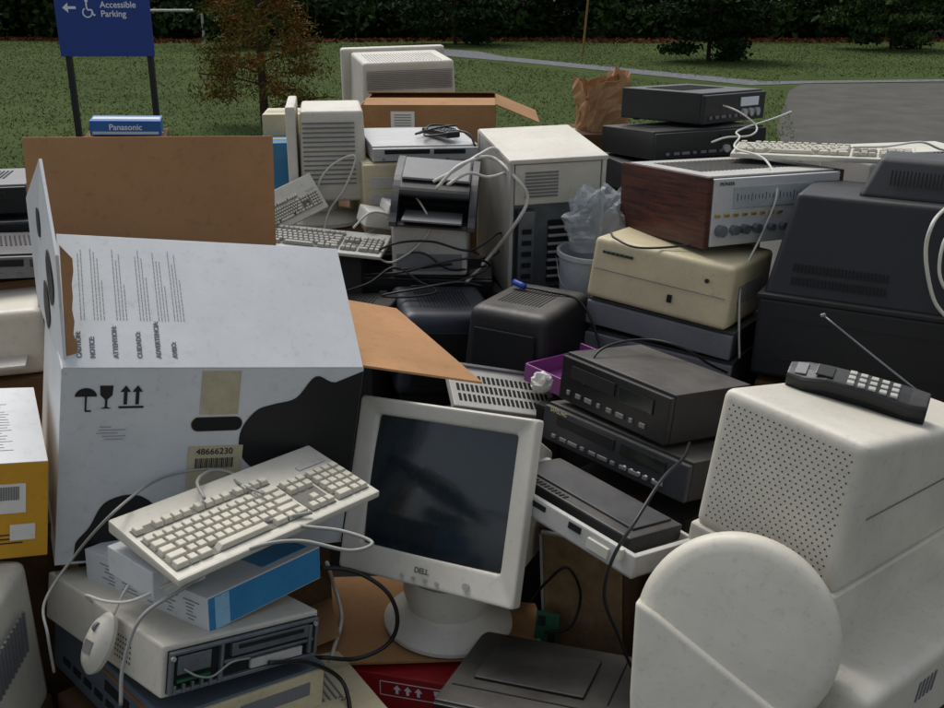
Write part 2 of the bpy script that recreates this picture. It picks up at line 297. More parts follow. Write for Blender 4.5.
# ================================================================ spotted box
def cowbox():
    W,D,H=.542,.42,.38
    o=thing('cardboard_box','large open white cardboard box with black spots and raised flaps','cardboard box',(-.598,1.888,.632),(2,9,25))
    t=.004
    for nm,sz,c in(('wall',(W,t,H),(0,-D/2+t/2,H/2)),('wall',(W,t,H),(0,D/2-t/2,H/2)),('wall',(t,D-2*t,H),(-W/2+t/2,0,H/2)),('wall',(t,D-2*t,H),(W/2-t/2,0,H/2)),('base',(W-2*t,D-2*t,t),(0,0,t/2))): box(o,nm,sz,c,BOXW,.001)
    for nm,sz,c in(('lining',(W-4*t,.002,H-.01),(0,D/2-t-.002,H/2)),('lining',(.002,D-4*t,H-.01),(-W/2+t+.002,0,H/2)),('lining',(.002,D-4*t,H-.01),(W/2-t-.002,0,H/2))): box(o,nm,sz,c,CARDIN,0)
    f=-D/2-.0008
    def L(x,y): return ((x-62)/292*.542-.271,.38-(y-371)/185*.38)
    b1=[L(*p) for p in[(354,374),(325,385),(303,379),(285,400),(262,406),(245,412),(232,430),(232,452),(245,468),(262,474),(275,490),(300,497),(340,500),(354,500)]]
    prism(o,'black_spot',[(min(.27,x),y) for x,y in [b1[0],b1[1]]+smooth2(b1,5)[5:62]+[b1[-1]]],.0006,INK,(0,f,0),(90,0,0))
    b2=[L(*p) for p in[(78,553),(80,535),(92,520),(105,497),(130,490),(150,500),(160,520),(157,553)]]
    prism(o,'black_spot',[b2[0]]+smooth2(b2,5)[5:31]+[b2[-1]],.0006,INK,(0,f,0),(90,0,0))
    hx,hz=L(207,424)
    hp=[]
    for i in range(24):
        a=2*math.pi*i/24;hp.append((hx+math.copysign(.032,math.cos(a))+.013*math.cos(a),hz+.013*math.sin(a)))
    prism(o,'hand_hole',hp,.0012,DARK,(0,f,0),(90,0,0))
    prism(o,'hand_hole_rim',[(hx+(x-hx)*1.04,hz+(z-hz)*1.10) for x,z in hp],.0004,CARDD,(0,f,0),(90,0,0))
    x,z=L(208,394);box(o,'tape',(.07,.0008,.085),(x,f,z),TAPE,0)
    x,z=L(208,466);box(o,'shipping_label',(.10,.0012,.085),(x,f-.0006,z),pm('tan_label','#bdb292',.6,var=.1),0)
    txt(o,'lettering','48666230',.017,(x-.036,f-.0018,z+.026),(90,0,0),INK)
    multi(o,'barcode',[(x-.035+i*.0032,f-.0018,z+.008,.0012+.001*(i%3==0),.0006,.02) for i in range(22)],INK)
    x,z=L(84,396)
    prism(o,'umbrella_symbol',[(x+.018*math.cos(a),z+.016*math.sin(a)) for a in [math.pi*i/12 for i in range(13)]],.0006,INK,(0,f,0),(90,0,0))
    multi(o,'umbrella_symbol',[(x,f-.0003,z-.012,.003,.0006,.028),(x+.004,f-.0003,z-.027,.01,.0006,.003)],INK)
    x,z=L(102,392)
    prism(o,'glass_symbol',[(x-.011,z+.012),(x+.011,z+.012),(x+.010,z-.006),(x+.002,z-.014),(x+.002,z-.028),(x+.009,z-.031),(x-.009,z-.031),(x-.002,z-.028),(x-.002,z-.014),(x-.010,z-.006)],.0006,INK,(0,f,0),(90,0,0))
    x,z=L(124,392)
    for dx in(-.009,.011): prism(o,'arrow_symbol',[(x+dx,z+.012),(x+dx-.009,z),(x+dx-.003,z),(x+dx-.003,z-.024),(x+dx+.003,z-.024),(x+dx+.003,z),(x+dx+.009,z)],.0006,INK,(0,f,0),(90,0,0))
    multi(o,'arrow_symbol',[(x+.001,f-.0003,z-.029,.042,.0006,.004)],INK)
    x,z=L(105,430)
    multi(o,'small_print',[(x+rng.uniform(-.01,.01),f-.0003,z+.012-i*.006,.03+rng.uniform(-.015,.015),.0006,.0011) for i in range(5)],FAINT)
    fl=box(o,'front_flap',(W-.004,.29,.005),(0,0,0),BOXW,.001)
    fl.data.transform(Matrix.Translation((0,.145,0)));fl.location=(0,-D/2,H);fl.rotation_euler=(rad(37),0,0)
    ps=[('CAUTION:',-.246),('NOTICE:',-.224),('ATTENTION:',-.186),('CUIDADO:',-.146),('ADVERTENCIA:',-.114),('AVISO:',-.086)]
    for s,xx in ps: txt(fl,'lettering',s,.0115,(xx+.008,.02,.0032),(0,0,90),INKG,bold=.0003)
    lines=[]
    for s,xx in ps:
        for i in range(2 if xx<-.23 else 4):
            l=.17*(1 if i<3 else .6)*(.8+.2*rng.random());xq=xx+.011+i*.0055;y=.10
            while y<.10+l-.01:
                w=rng.uniform(.003,.010);lines.append((xq,y+w/2,.003,.0014,w,.0006));y+=w+.0025
    multi(fl,'small_print',lines,FAINT)
    fb=box(o,'back_flap',(.495,.005,.34),(0,0,0),CARDIN,.001);fb.data.transform(Matrix.Translation((0,0,.17)));fb.location=(-.038,D/2,H);fb.rotation_euler=(rad(-6),rad(-6),0)
    box(fb,'tape',(.05,.0008,.05),(.215,-.003,.03),TAPE,0)
    a=mesh('side_flap',[(0,-.2,0),(0,.2,0),(-.01,.17,.22),(.0,-.02,.33),(.0,-.18,.2),(-.005,-.2,0),(-.005,.2,0),(-.015,.17,.22),(-.005,-.02,.33),(-.005,-.18,.2)],[(0,1,2,3,4),(9,8,7,6,5),(0,5,6,1),(1,6,7,2),(2,7,8,3),(3,8,9,4),(4,9,5,0)],BOXW,o,(-W/2,0,H-.01),(0,-5,3))
    for c,r in(((.0,.06),.045),((-.06,.20),.03),((.08,.13),.045)):
        prism(a,'black_spot',smooth2([(c[0]+r*math.cos(t)*(.8+.4*rng.random()),c[1]+r*math.sin(t)*(.8+.4*rng.random())) for t in [i*.9 for i in range(7)]],4),.0006,INK,(-.0066,0,0),(90,0,-90))
    zz=[(0,0)]+[(.012+.010*rng.random(),.02+i*.022) for i in range(9)]+[(.0,.22)]
    prism(a,'torn_edge',zz,.003,CARDIN,(.001,-.19,0),(90,0,12))
    b=box(o,'side_flap',(.27,.50,.005),(0,0,0),CARDIN,.001);b.data.transform(Matrix.Translation((.135,.05,0)));b.location=(W/2,0,H);b.rotation_euler=(0,rad(8),0)
cowbox()
# ================================================================ white CRT with dark screen
def frame(p,name,W,H,l,r,b,t,d,mat,bev=.004,y=0,slope=.006):
    o=[(-W/2,0),(W/2,0),(W/2,H),(-W/2,H)];i=[(-W/2+l,b),(W/2-r,b),(W/2-r,H-t),(-W/2+l,H-t)]
    V=[(x,y,z) for x,z in o]+[(x,y+slope,z) for x,z in i]+[(x,y+d,z) for x,z in o]+[(x,y+d,z) for x,z in i]
    Fc=[]
    for k in range(4):
        j=(k+1)%4;Fc+=[(k,j,4+j,4+k),(k,8+k,8+j,j),(4+k,4+j,12+j,12+k),(8+k,12+k,12+j,8+j)]
    return mesh(name,V,Fc,mat,p,bev=bev,seg=3)
def curved(p,name,W,H,c,mat,bulge=.012):
    n=14;V=[];Fc=[]
    for j in range(n+1):
        for i in range(n+1):
            u=i/n*2-1;v=j/n*2-1;V.append((u*W/2,-bulge*(1-.5*u*u-.5*v*v),v*H/2))
    for j in range(n):
        for i in range(n): a=j*(n+1)+i;Fc.append((a,a+1,a+n+2,a+n+1))
    return mesh(name,V,Fc,mat,p,c,smooth=True)
def dell():
    W,D,H=.405,.38,.350
    R=Euler((rad(-23),rad(-5),rad(-31))).to_matrix();c=Vector((-.004,1.82,.490));b0=Vector((-.05,1.80,.402))
    o=thing('crt_monitor','off-white CRT computer monitor tilted on round swivel base','monitor',b0,(0,0,-31))
    Mi=(Matrix.Translation(b0)@Euler((0,0,rad(-31))).to_matrix().to_4x4()).inverted()@(Matrix.Translation(c)@R.to_4x4())
    hs=[(-W/2+.006,-D/2+.03,.006),(W/2-.006,-D/2+.03,.006),(W/2-.006,-D/2+.03,H-.006),(-W/2+.006,-D/2+.03,H-.006),
        (-W/2+.05,-D/2+.10,.03),(W/2-.055,-D/2+.10,.03),(W/2-.055,-D/2+.10,H-.03),(-W/2+.05,-D/2+.10,H-.03),
        (-.09,D/2-.02,.06),(.07,D/2-.02,.06),(.07,D/2-.02,H-.07),(-.09,D/2-.02,H-.07)]
    Fc=[(0,1,2,3),(8,11,10,9)]
    for k in range(4):
        j=(k+1)%4;Fc+=[(k,j,4+j,4+k),(4+k,4+j,8+j,8+k)]
    hs=mesh('housing',hs,Fc,DELLW,o,bev=.008,seg=3);hs.matrix_local=Mi
    frame(hs,'bezel',W,H,.042,.042,.056,.034,.033,DELLW,.007,y=-D/2,slope=.012)
    curved(hs,'screen',W-.07,H-.08,(0,-D/2+.022,.056+(H-.09)/2),GLASS,.012)
    txt(hs,'lettering','DELL',.015,(-.018,-D/2-.0015,.026),(90,0,0),INKG,bold=.0006)
    for i in range(4): cyl(hs,'button',.004,.004,(-.045+i*.027,-D/2-.001,.014),LG,(90,0,0),12)
    cyl(hs,'power_button',.007,.005,(.10,-D/2-.001,.022),LG,(90,0,0),20)
    lathe(o,'stand',[(.137,0),(.137,.008),(.125,.02),(.095,.032),(.085,.045),(.095,.08),(.09,.12)],DELLW,(0,0,0),n=48,sc=(1,.92))
dell()
# ================================================================ perforated CRT
def perf():
    W,D,H=.276,.504,.369
    o=thing('crt_monitor','bulky off-white CRT monitor with perforated tapered rear housing','monitor',(.662,1.65,.625),(-4,4,-49))
    vs=[(-W/2,-D/2,.10),(W/2,-D/2,.10),(W/2,D/2,.10),(-W/2,D/2,.10),(-W/2+.002,-D/2+.006,H-.004),(W/2-.004,-D/2+.010,H-.004),(W/2-.004,D/2-.01,H-.065),(-W/2+.012,D/2-.01,H-.065)]
    mesh('housing',vs,QF,WHITE,o,bev=.022,seg=5)
    box(o,'lower_shell',(W+.008,D+.008,.122),(0,0,.045),WHITE,.008,seg=3)
    box(o,'front_shell',(W+.13,D+.16,.17),(.055,.03,-.085),WHITE,.022,seg=4)
    V=[];Fc=[]
    for i in range(21):
        for j in range(24):
            x=-W/2+.026+i*(W-.050)/20+(.5*(W-.050)/20 if j%2 else 0)-.003;z=.128+j*.0092
            if x>W/2-.022: continue
            r=.0017;k=len(V)
            for a in range(8): V.append((x+r*math.cos(a*.785),-D/2+.0005+.007*(z-.1)/.27-.0010,z+r*math.sin(a*.785)))
            Fc.append(tuple(range(k,k+8)))
    mesh('perforated_vent',V,Fc,HOLE,o)
    box(o,'panel_groove',(.0015,D*.8,.002),(W/2-.0006,0,H*.62),GREYP,0,rot=(0,0,0))
    multi(o,'small_vent',[(W/2+.1205,-.12+i*.014,-.06,.002,.006,.04) for i in range(5)],GREYP)
    return o
perf()
def roundbase():
    o=thing('monitor_stand','big half-round off-white monitor base merging into flat panel','monitor stand',(.410,1.33,.70))
    q=Vector((-.30,-.86,.34)).normalized().to_track_quat('Z','Y');o.rotation_mode='QUATERNION';o.rotation_quaternion=q
    lathe(o,'disc',[(.140,-.06),(.152,-.05),(.157,-.03),(.157,-.012),(.152,-.002),(.142,.004),(.128,.006),(.05,.008),(.001,.008)],WHITE,n=72)
    mesh('panel',[(x,y,z) for z in(-.05,.016) for x,y in((-.158,.028),(-.12,.012),(.12,-.125),(.26,-.165),(.26,-.36),(-.12,-.36),(-.15,-.12))],[tuple(range(7)),tuple(range(13,6,-1))]+[(i,(i+1)%7,7+(i+1)%7,7+i) for i in range(7)],WHITE,o,bev=.010,seg=4)
roundbase()
o=thing('power_adapter','small blue-grey slotted plastic device in the heap','device',(.265,1.24,.47),(20,0,-30));box(o,'shell',(.09,.08,.10),(0,0,.05),SLATE,.004);multi(o,'vent',[(-.03+i*.01,-.041,.055,.004,.002,.06) for i in range(7)],DARK)
# ================================================================ phone
def phone():
    o=thing('cordless_phone','black cordless telephone handset with raised metal antenna','telephone',(.672,1.645,.962),(20,5,-28))
    W=.235
    prof=[(-W/2,.022,.0),(-W/2+.03,.031,.002),(-.05,.027,.008),(.02,.028,.007),(W/2-.03,.032,.0),(W/2,.026,.0)]
    V=[];Fc=[];m=12
    for x,r,z in prof:
        for i in range(m):
            a=2*math.pi*i/m;ca,sa=math.cos(a),math.sin(a)
            V.append((x,r*math.copysign(abs(ca)**.5,ca),z+.024+.021*math.copysign(abs(sa)**.5,sa)))
    for k in range(len(prof)-1):
        for i in range(m): j=(i+1)%m;Fc.append((k*m+i,k*m+j,(k+1)*m+j,(k+1)*m+i))
    Fc+=[tuple(range(m)),tuple((len(prof)-1)*m+i for i in range(m))]
    mesh('handset',V,Fc,BLACK,o,bev=.003)
    multi(o,'keypad',[(-.01+i*.018,-.014+j*.013,.0530-i*.0013,.012,.009,.006) for i in range(5) for j in range(3)],pm('phone_key','#b4b4ac',.5),.001)
    box(o,'display',(.03,.028,.003),(-.055,0,.054),LCD,.001);box(o,'earpiece',(.02,.03,.003),(-.095,0,.047),GREYP,.001,rot=(0,-8,0))
    tube('antenna',[(.105,.02,.035),(.02,.05,.065),(-.085,.085,.105)],.0016,STEEL,o,4,8)
    cyl(o,'antenna_tip',.003,.008,(-.087,.086,.106),STEEL,(0,60,0),8)
phone()
# ================================================================ black TV
def tv():
    o=thing('television','big black CRT television seen from its stepped back','television',(1.072,2.44,.716),(-3,1,-26))
    W,D=.62,.44
    box(o,'lower_shell',(W,D,.20),(0,0,.10),TVM,.012,seg=3)
    mesh('housing',bv(W-.012,D-.02,.25,t=(.88,.80),sh=(.005,.02)),QF,TVM,o,(0,.005,.326),bev=.014,seg=3)
    mesh('tube_cover',bv(.36,D*.6,.095,t=(.8,.75),sh=(0,.02)),QF,TVM,o,(.05,.03,.495),bev=.014,seg=3)
    box(o,'ridge',(W+.008,D+.008,.012),(0,0,.203),TVM,.003)
    multi(o,'vent',[(-.24+i*.0085,0,j*.032,.0035,.003,.02) for i in range(26) for j in range(2)],DARK,loc=(.0,-D/2+.022,.245),rot=(-14,0,0))
    multi(o,'vent',[(-.1+i*.0085,0,0,.0035,.003,.035) for i in range(24)],DARK,loc=(.04,-D*.3+.045,.50),rot=(-20,0,0))
    multi(o,'shell_rib',[(.0,-D/2-.001,.05,.50,.003,.003),(.0,-D/2-.001,.15,.54,.003,.003)],TVM)
    box(o,'rating_label',(.07,.001,.04),(.17,-D/2-.0012,.10),pm('grey_label','#55585b',.5),0)
tv()
# ================================================================ receivers
def woodrec():
    W,D,H=.468,.36,.18
    o=thing('stereo_receiver','silver faced stereo receiver with dark walnut wood sides','stereo receiver',(.705,2.757,1.010),(-2,2,28))
    box(o,'chassis',(W-.03,D-.02,H-.012),(0,.008,H/2+.002),GREYP,.002)
    for s in(-1,1): box(o,'wood_side',(.016,D,H),(s*(W/2-.008),0,H/2),WOOD,.003)
    box(o,'top_cover',(W-.034,D-.03,.004),(0,.005,H-.002),LG,.001)
    box(o,'front_panel',(W-.034,.012,H-.01),(0,-D/2+.004,H/2),pm('bright_silver','#c6c6c3',.4,metal=.15,var=.08),.002)
    y=-D/2-.003
    box(o,'tuning_dial',(W*.55,.004,H*.30),(-W*.05,y,H*.70),pm('dial_glass','#a9b0ae',.2,bump=0),.001)
    multi(o,'dial_scale',[(-.14+i*.012,y-.0025,H*.70,.0012,.0008,.012+.008*(i%4==0)) for i in range(21)],INK)
    for x,r in((-.19,.015),(-.145,.012),(-.11,.012),(-.07,.012),(-.02,.009),(.02,.009),(.06,.009),(.10,.009)): cyl(o,'knob',r,.018,(x,y-.008,H*.25),STEEL,(90,0,0))
    cyl(o,'tuning_knob',.03,.022,(.175,y-.01,H*.62),STEEL,(90,0,0),32)
    multi(o,'button_row',[(-.2+i*.03,y,H*.46,.016,.008,.008) for i in range(8)],pm('gold_button','#b59a55',.3,metal=.6),.001)
    txt(o,'lettering','PIONEER',.012,(-.2,y-.001,H*.88),(90,0,0),INK)
    multi(o,'vent',[(-.17+i*.014,.02,H+.0007,.005,.2,.001) for i in range(25)],DARK)
woodrec()
deck('stereo_amplifier','black stereo receiver stacked on another black one','stereo receiver',(.714,3.34,1.243),(0,2,48),(.39,.295,.098),BLACK,BLACK,slot=False,knobs=3,btn=8,dm=SIGNW)
deck('stereo_amplifier','wide black stereo amplifier with many small buttons','stereo receiver',(.66,3.21,1.152),(-3,0,24),(.40,.305,.089),BLACK,BLACK,slot=False,knobs=2,btn=10)
deck('stereo_amplifier','black hi-fi deck at the bottom of a stack','stereo receiver',(.64,3.20,1.055),(0,0,15),(.42,.31,.09),DGREY,BLACK,slot=True,btn=8)
def beige():
    W,D,H=.398,.293,.162
    o=thing('desktop_printer','cream office machine with thin seam and small latch','printer',(.551,2.624,.847),(-2,4,-35))
    mesh('housing',bv(W,D,H,t=(.985,.95),sh=(0,.006)),QF,CREAM,o,(0,0,H/2),bev=.016,seg=4)
    y=-D/2+.0015
    multi(o,'seam',[(0,y,H*.50,W*.93,.002,.0015)],GREYP);box(o,'control_strip',(W*.22,.004,.008),(-W*.30,y+.001,H*.80),DGREY,.001)
    multi(o,'button_row',[(-W*.38+i*.013,y-.001,H*.80,.006,.004,.004) for i in range(5)],GREEN)
    box(o,'latch',(.012,.006,.02),(.04,y-.001,H*.3),DARK,.001);cyl(o,'badge',.006,.003,(W*.33,y,H*.72),DGREY,(90,0,0))
    multi(o,'vent',[(W/2-.001,-D*.3+i*.012,H*.5,.002,.005,.05) for i in range(14)],GREYP)
beige()
deck('video_recorder','grey slim electronic deck under the cream printer','video recorder',(.56,2.63,.765),(-2,4,-34),(.41,.30,.075),DGREY,GREYP,btn=0,slot=False,disp=False)
deck('video_recorder','dark grey flat deck near bottom of the stack','video recorder',(.56,2.63,.69),(-1,3,-32),(.41,.31,.07),DGREY,GREYP,btn=5,disp=False,slot=False)
deck('video_recorder','dusty black video recorder with long dark display','video recorder',(.391,2.062,.752),(-7,-1,-55),(.335,.24,.113),BLACKD,BLACK,btn=8,vent=False)
o=deck('video_recorder','charcoal DVD video recorder combo with many buttons','video recorder',(.411,2.043,.652),(-9,-1,-52),(.422,.315,.09),BLACKD,DGREY,btn=11,text='SAMSUNG')
multi(o,'jack_row',[(.05+i*.02,-.1605,.025,.008,.003,.008) for i in range(6)],SILV,.001)
o=thing('printer_tray','broken off-white plastic tray jammed under video recorders','printer part',(.214,1.69,.702),(-10,3,-50))
W,D,H=.40,.20,.042
box(o,'floor',(W,D,.008),(0,0,.004),LG,.003)
for sz,c in(((W,.012,H),(0,-D/2+.006,H/2)),((.012,D-.02,H*.8),(-W/2+.006,0,H*.4)),((.012,D-.02,H),(W/2-.006,0,H/2)),((W*.6,.01,H*.7),(.05,D/2-.005,H*.35))): box(o,'wall',sz,c,LG,.003)
multi(o,'clip_row',[(-.13,-D/2-.002,.025,.03,.006,.014),(.12,-D/2-.002,.02,.05,.006,.02),(.17,-D/2-.004,.035,.012,.010,.02)],WHITE,.001);multi(o,'notch',[(-.04,-D/2-.0005,.03,.05,.003,.010),(.06,-D/2-.0005,.03,.03,.003,.012)],DARK)
o=thing('scanner_unit','dark dusty slim electronic unit lying in pale tray','scanner',(.222,1.705,.714),(-10,3,-50))
box(o,'housing',(.32,.15,.032),(0,0,.016),BLACKD,.004);box(o,'lid',(.28,.11,.005),(0,.01,.034),DGREY,.002);multi(o,'vent',[(-.12+i*.01,-.063,.0325,.004,.014,.002) for i in range(12)],DARK)
o=thing('plastic_tub','shallow purple plastic tub wedged under video recorders','tub',(.345,2.27,.705),(-4,3,-48))
for nm,sz,c in(('base',(.42,.2,.006),(0,0,.003)),('wall',(.42,.006,.045),(0,-.1,.022)),('wall',(.42,.006,.065),(0,.1,.032)),('wall',(.006,.194,.045),(-.21,0,.022)),('wall',(.006,.194,.045),(.21,0,.022))): box(o,nm,sz,c,PURP,.002)
keyboard('off-white full size computer keyboard lying on stacked boxes',(-.383,1.555,.789),(6,2,49),.425,.2,.024)
def bluebox():
    W,D,H=.258,.332,.062
    o=thing('software_box','flat white and blue product carton under a keyboard','carton',(-.487,1.59,.635),(-4,6,54))
    box(o,'carton',(W,D,H),(0,0,H/2),BOXW,.0015)
    box(o,'blue_print',(W-.004,.001,H*.92),(0,-D/2-.0006,H/2),BLUE,0);box(o,'blue_print',(W*.42,D*.9,.001),(.06,0,H+.0006),BLUE,0)
    box(o,'blue_print',(.03,.001,H*.9),(-.10,-D/2-.0016,H/2),pm('pale_blue','#8fc0d8',.4),0)
    multi(o,'small_print',[(-W/2-.0007,-.13+j*.055+rng.uniform(0,.01),.014+i*.0065,.0008,rng.uniform(.012,.045),.0011) for i in range(6) for j in range(5)],INKG)
bluebox()
o=thing('product_carton','small white carton squeezed under the keyboard corner','carton',(-.525,1.46,.725),(0,4,50));box(o,'carton',(.10,.13,.05),(0,0,.025),BOXW,.002);box(o,'paper_label',(.06,.001,.03),(0,-.0656,.025),PAPER,0)
def pccase():
    W,D,H=.30,.418,.085
    o=thing('desktop_computer','white slim desktop computer case with exposed metal front','computer',(-.526,1.535,.550),(-6,14,45))
    box(o,'cover',(W,D-.01,H),(0,.005,H/2),WHITE,.004)
    y=-D/2
    box(o,'cage_opening',(W-.014,.004,H-.016),(0,y+.006,H/2),DARK,.0)
    multi(o,'drive_cage',[(0,y+.001,.011,W-.014,.010,.006),(0,y+.001,H-.011,W-.014,.010,.005),(-W/2+.01,y+.001,H/2,.006,.010,H-.024),(W/2-.010,y+.001,H/2,.006,.010,H-.024),(-.05,y+.001,H/2,.005,.010,H-.024),(.045,y+.001,H*.46,.18,.008,.005)],STEEL,.0006)
    box(o,'optical_drive',(.155,.012,.022),(.045,y+.002,H*.68),STEEL,.001);box(o,'drive_slot',(.13,.003,.006),(.045,y-.005,H*.72),DARK,0)
    box(o,'hard_drive',(.105,.010,.016),(.06,y+.003,H*.28),LG,.001);box(o,'floppy_drive',(.06,.010,.030),(-.10,y+.003,H*.62),STEEL,.001);box(o,'card_edge',(.06,.006,.004),(-.10,y+.0,H*.32),GREEN,.0)
    multi(o,'bracket_row',[(-.135+i*.016,y-.003,H*.19,.004,.008,.014) for i in range(6)]+[(.125,y-.003,H*.5,.006,.008,.05)],STEEL,.0006)
    cyl(o,'screw',.004,.004,(.135,y-.005,H*.8),SILV,(90,0,0),10);cyl(o,'screw',.004,.004,(-.14,y-.005,H*.8),SILV,(90,0,0),10)
    tube('ribbon_wire',[(-.12,y-.004,H*.55),(-.10,y-.014,H*.4),(-.07,y-.010,H*.3),(-.04,y-.014,H*.5),(.0,y-.008,H*.45)],.0018,CORDG,o,6,6)
    V=[];Fc=[]
    for i in range(7):
        for j in range(5):
            k=len(V)
            for a in range(6): V.append((-W/2-.0008,-.10+i*.008+.0022*math.cos(a*1.05),.022+j*.009+.0022*math.sin(a*1.05)))
            Fc.append(tuple(range(k,k+6)))
    mesh('speaker_holes',V,Fc,DARK,o)
pccase()
def pc2():
    W,D,H=.31,.43,.10
    o=thing('desktop_computer','blue-grey desktop computer under the white case','computer',(-.53,1.545,.43),(-3,10,43))
    box(o,'case',(W,D,H),(0,0,H/2),SLATE,.003);y=-D/2
    box(o,'front_panel',(W-.01,.01,H-.01),(0,y,H/2),CREAM,.003);box(o,'drive_bay',(.14,.003,.025),(.05,y-.005,H*.65),GREYP,.001);multi(o,'vent',slits(-.13,-.04,.02,.08,7,y-.0055),GREYP)
    multi(o,'slot_row',[(-W/2-.001,-.16+i*.045,.03,.002,.03,.012) for i in range(8)]+[(-W/2-.001,-.05,.06,.002,.09,.018)],DARK)
    multi(o,'panel_edge',[(-W/2-.001,-.05,.085,.002,.30,.006)],pm('amber_strip','#8b5a34',.5))
pc2()
o=thing('desktop_computer','beige desktop computer lying flat near cardboard','computer',(-.36,1.49,.35),(-6,8,29))
box(o,'case',(.34,.24,.096),(0,0,.048),CREAM,.005);box(o,'drive_bay',(.14,.004,.025),(.06,-.12,.06),DARK,.001);multi(o,'vent',[(-.12+i*.012,.02,.0965,.004,.14,.001) for i in range(20)],GREYP)
txt(o,'lettering','24',.02,(.10,-.06,.0975),(0,0,0),INKG)
o=thing('computer_mouse','white corded computer mouse dangling over case','mouse',(-.600,1.385,.645),(55,-5,-40))
lathe(o,'shell',[(.001,.026),(.014,.025),(.024,.019),(.030,.008),(.029,0),(.0,-.001)],WHITE,n=28,sc=(1,1.7));cyl(o,'scroll_wheel',.008,.006,(0,.024,.022),GREYP,(0,90,0),16)
box(o,'badge',(.022,.02,.001),(0,-.008,.0262),GREYP,0)
def yellow():
    W,D,H=.22,.34,.18
    o=thing('product_carton','yellow and white product carton with barcode label','carton',(-.915,1.650,.735),(2,8,26))
    box(o,'carton',(W,D,H),(0,0,H/2),YEL,.0015);box(o,'white_top',(W-.002,D-.002,.001),(0,0,H+.0006),BOXW,0)
    box(o,'barcode_label',(.06,.001,.055),(.045,-D/2-.0007,.115),PAPER,0);multi(o,'barcode',[(.022+i*.0022,-D/2-.0016,.125,.001,.0005,.025) for i in range(20)],INK)
    box(o,'barcode_label',(.04,.001,.03),(.07,-D/2-.0007,.05),PAPER,0);multi(o,'small_print',[(.0+rng.uniform(-.01,.01),-D*.35+i*.012,H+.0014,.10,.0012,.0005) for i in range(18)],INKG)
    multi(o,'fine_print_lines',[(.03,-D/2-.0008,.03+i*.008,.08,.0006,.002) for i in range(3)],INK)
yellow()
o=thing('crt_monitor','off-white monitor housing beside the desktop case','monitor',(-.935,1.37,.42),(0,3,4))
box(o,'housing',(.33,.34,.30),(0,0,.15),WHITE,.02,seg=3,t=(.92,.92));box(o,'bezel',(.36,.03,.32),(0,-.18,.155),WHITE,.01);multi(o,'vent',[(.167,-.1+i*.014,.2,.004,.006,.08) for i in range(14)],GREYP)
o=thing('cardboard_sheet','flattened brown cardboard with creased flaps under monitor','cardboard',(-.17,1.83,.386),(-1,0,3))
box(o,'sheet',(.44,.32,.006),(0,0,.004),CARD,.001);box(o,'flap',(.15,.2,.005),(.25,-.03,-.01),CARDIN,.001,rot=(0,12,5));box(o,'flap',(.12,.14,.004),(-.17,-.06,.022),CARDIN,.001,rot=(0,-18,12))
o=thing('fragile_carton','red carton with white handling symbols along its front','carton',(-.155,1.745,.03),(0,0,-14))
W,D,H=.30,.18,.345
box(o,'carton',(W,D,H),(0,0,H/2),RED,.002);y=-D/2-.001
for i in range(3):
    x=.03+i*.022;prism(o,'arrow_symbol',[(x,.01),(x-.008,.0),(x-.003,.0),(x-.003,-.01),(x+.003,-.01),(x+.003,.0),(x+.008,.0)],.0006,SIGNW,(0,y,.315),(90,0,0))
prism(o,'glass_symbol',[(.105,.01),(.12,.01),(.118,0),(.114,-.004),(.114,-.009),(.118,-.011),(.107,-.011),(.111,-.009),(.111,-.004),(.107,0)],.0006,SIGNW,(0,y,.315),(90,0,0))
multi(o,'symbol_border',[(.065,y,.33,.14,.0006,.0015),(.065,y,.298,.14,.0006,.0015),(-.005,y,.314,.0015,.0006,.032),(.135,y,.314,.0015,.0006,.032)],SIGNW);box(o,'tape',(.05,.001,H*.96),(-.09,y,H/2),CARDIN,0)
o=thing('video_recorder','dusty black flat video recorder lying on the heap','video recorder',(.175,1.53,.38),(-4,-4,-22))
W,D,H=.42,.25,.07
box(o,'housing',(W,D,H),(0,0,H/2),BLACKD,.004);box(o,'front_panel',(W,.01,H-.008),(0,-D/2-.002,H/2),BLACK,.002);multi(o,'lid_seam',[(0,-D*.28,H+.0005,W*.94,.003,.001),(0.09,.03,H+.0005,.003,D*.6,.001)],DARK)
box(o,'cassette_slot',(W*.4,.004,.02),(-.06,-D/2-.008,.045),DARK,.001);box(o,'raised_lid',(W*.5,D*.5,.006),(-.06,.02,H+.003),BLACKD,.002)
o=thing('loudspeaker','old brown loudspeaker with cloth grille in the heap','speaker',(.285,1.90,.20),(0,-3,-24))
box(o,'cabinet',(.19,.2,.40),(0,0,.20),pm('speaker_veneer','#4a3624',.6,var=.3),.003);box(o,'grille',(.17,.008,.37),(0,-.103,.20),CLOTH,.003);multi(o,'grille_trim',[(0,-.105,.39,.175,.01,.006),(-.088,-.105,.20,.006,.01,.37)],SILV,.001)
o=thing('circuit_board','green circuit board standing in a dark gap','circuit board',(.155,1.78,.39),(75,0,-20))
box(o,'board',(.05,.08,.002),(0,0,0),GREEN,0);multi(o,'chip_row',[(-.012,.02,.003,.015,.02,.004),(.012,-.02,.003,.015,.03,.004)],INK);cyl(o,'capacitor',.006,.015,(-.015,-.025,.008),SILV,n=12)
o=thing('keyboard_case','silver grey slotted keyboard chassis leaning in heap','keyboard part',(.07,2.34,.685),(22,14,16))
box(o,'case',(.28,.15,.02),(0,0,.01),LG,.003);multi(o,'slots',[(-.12+i*.0125,.03-j*.036,.0205,.007,.024,.002) for i in range(20) for j in range(3)],DARK);box(o,'rim',(.285,.01,.03),(0,.075,.012),GREYP,.002)
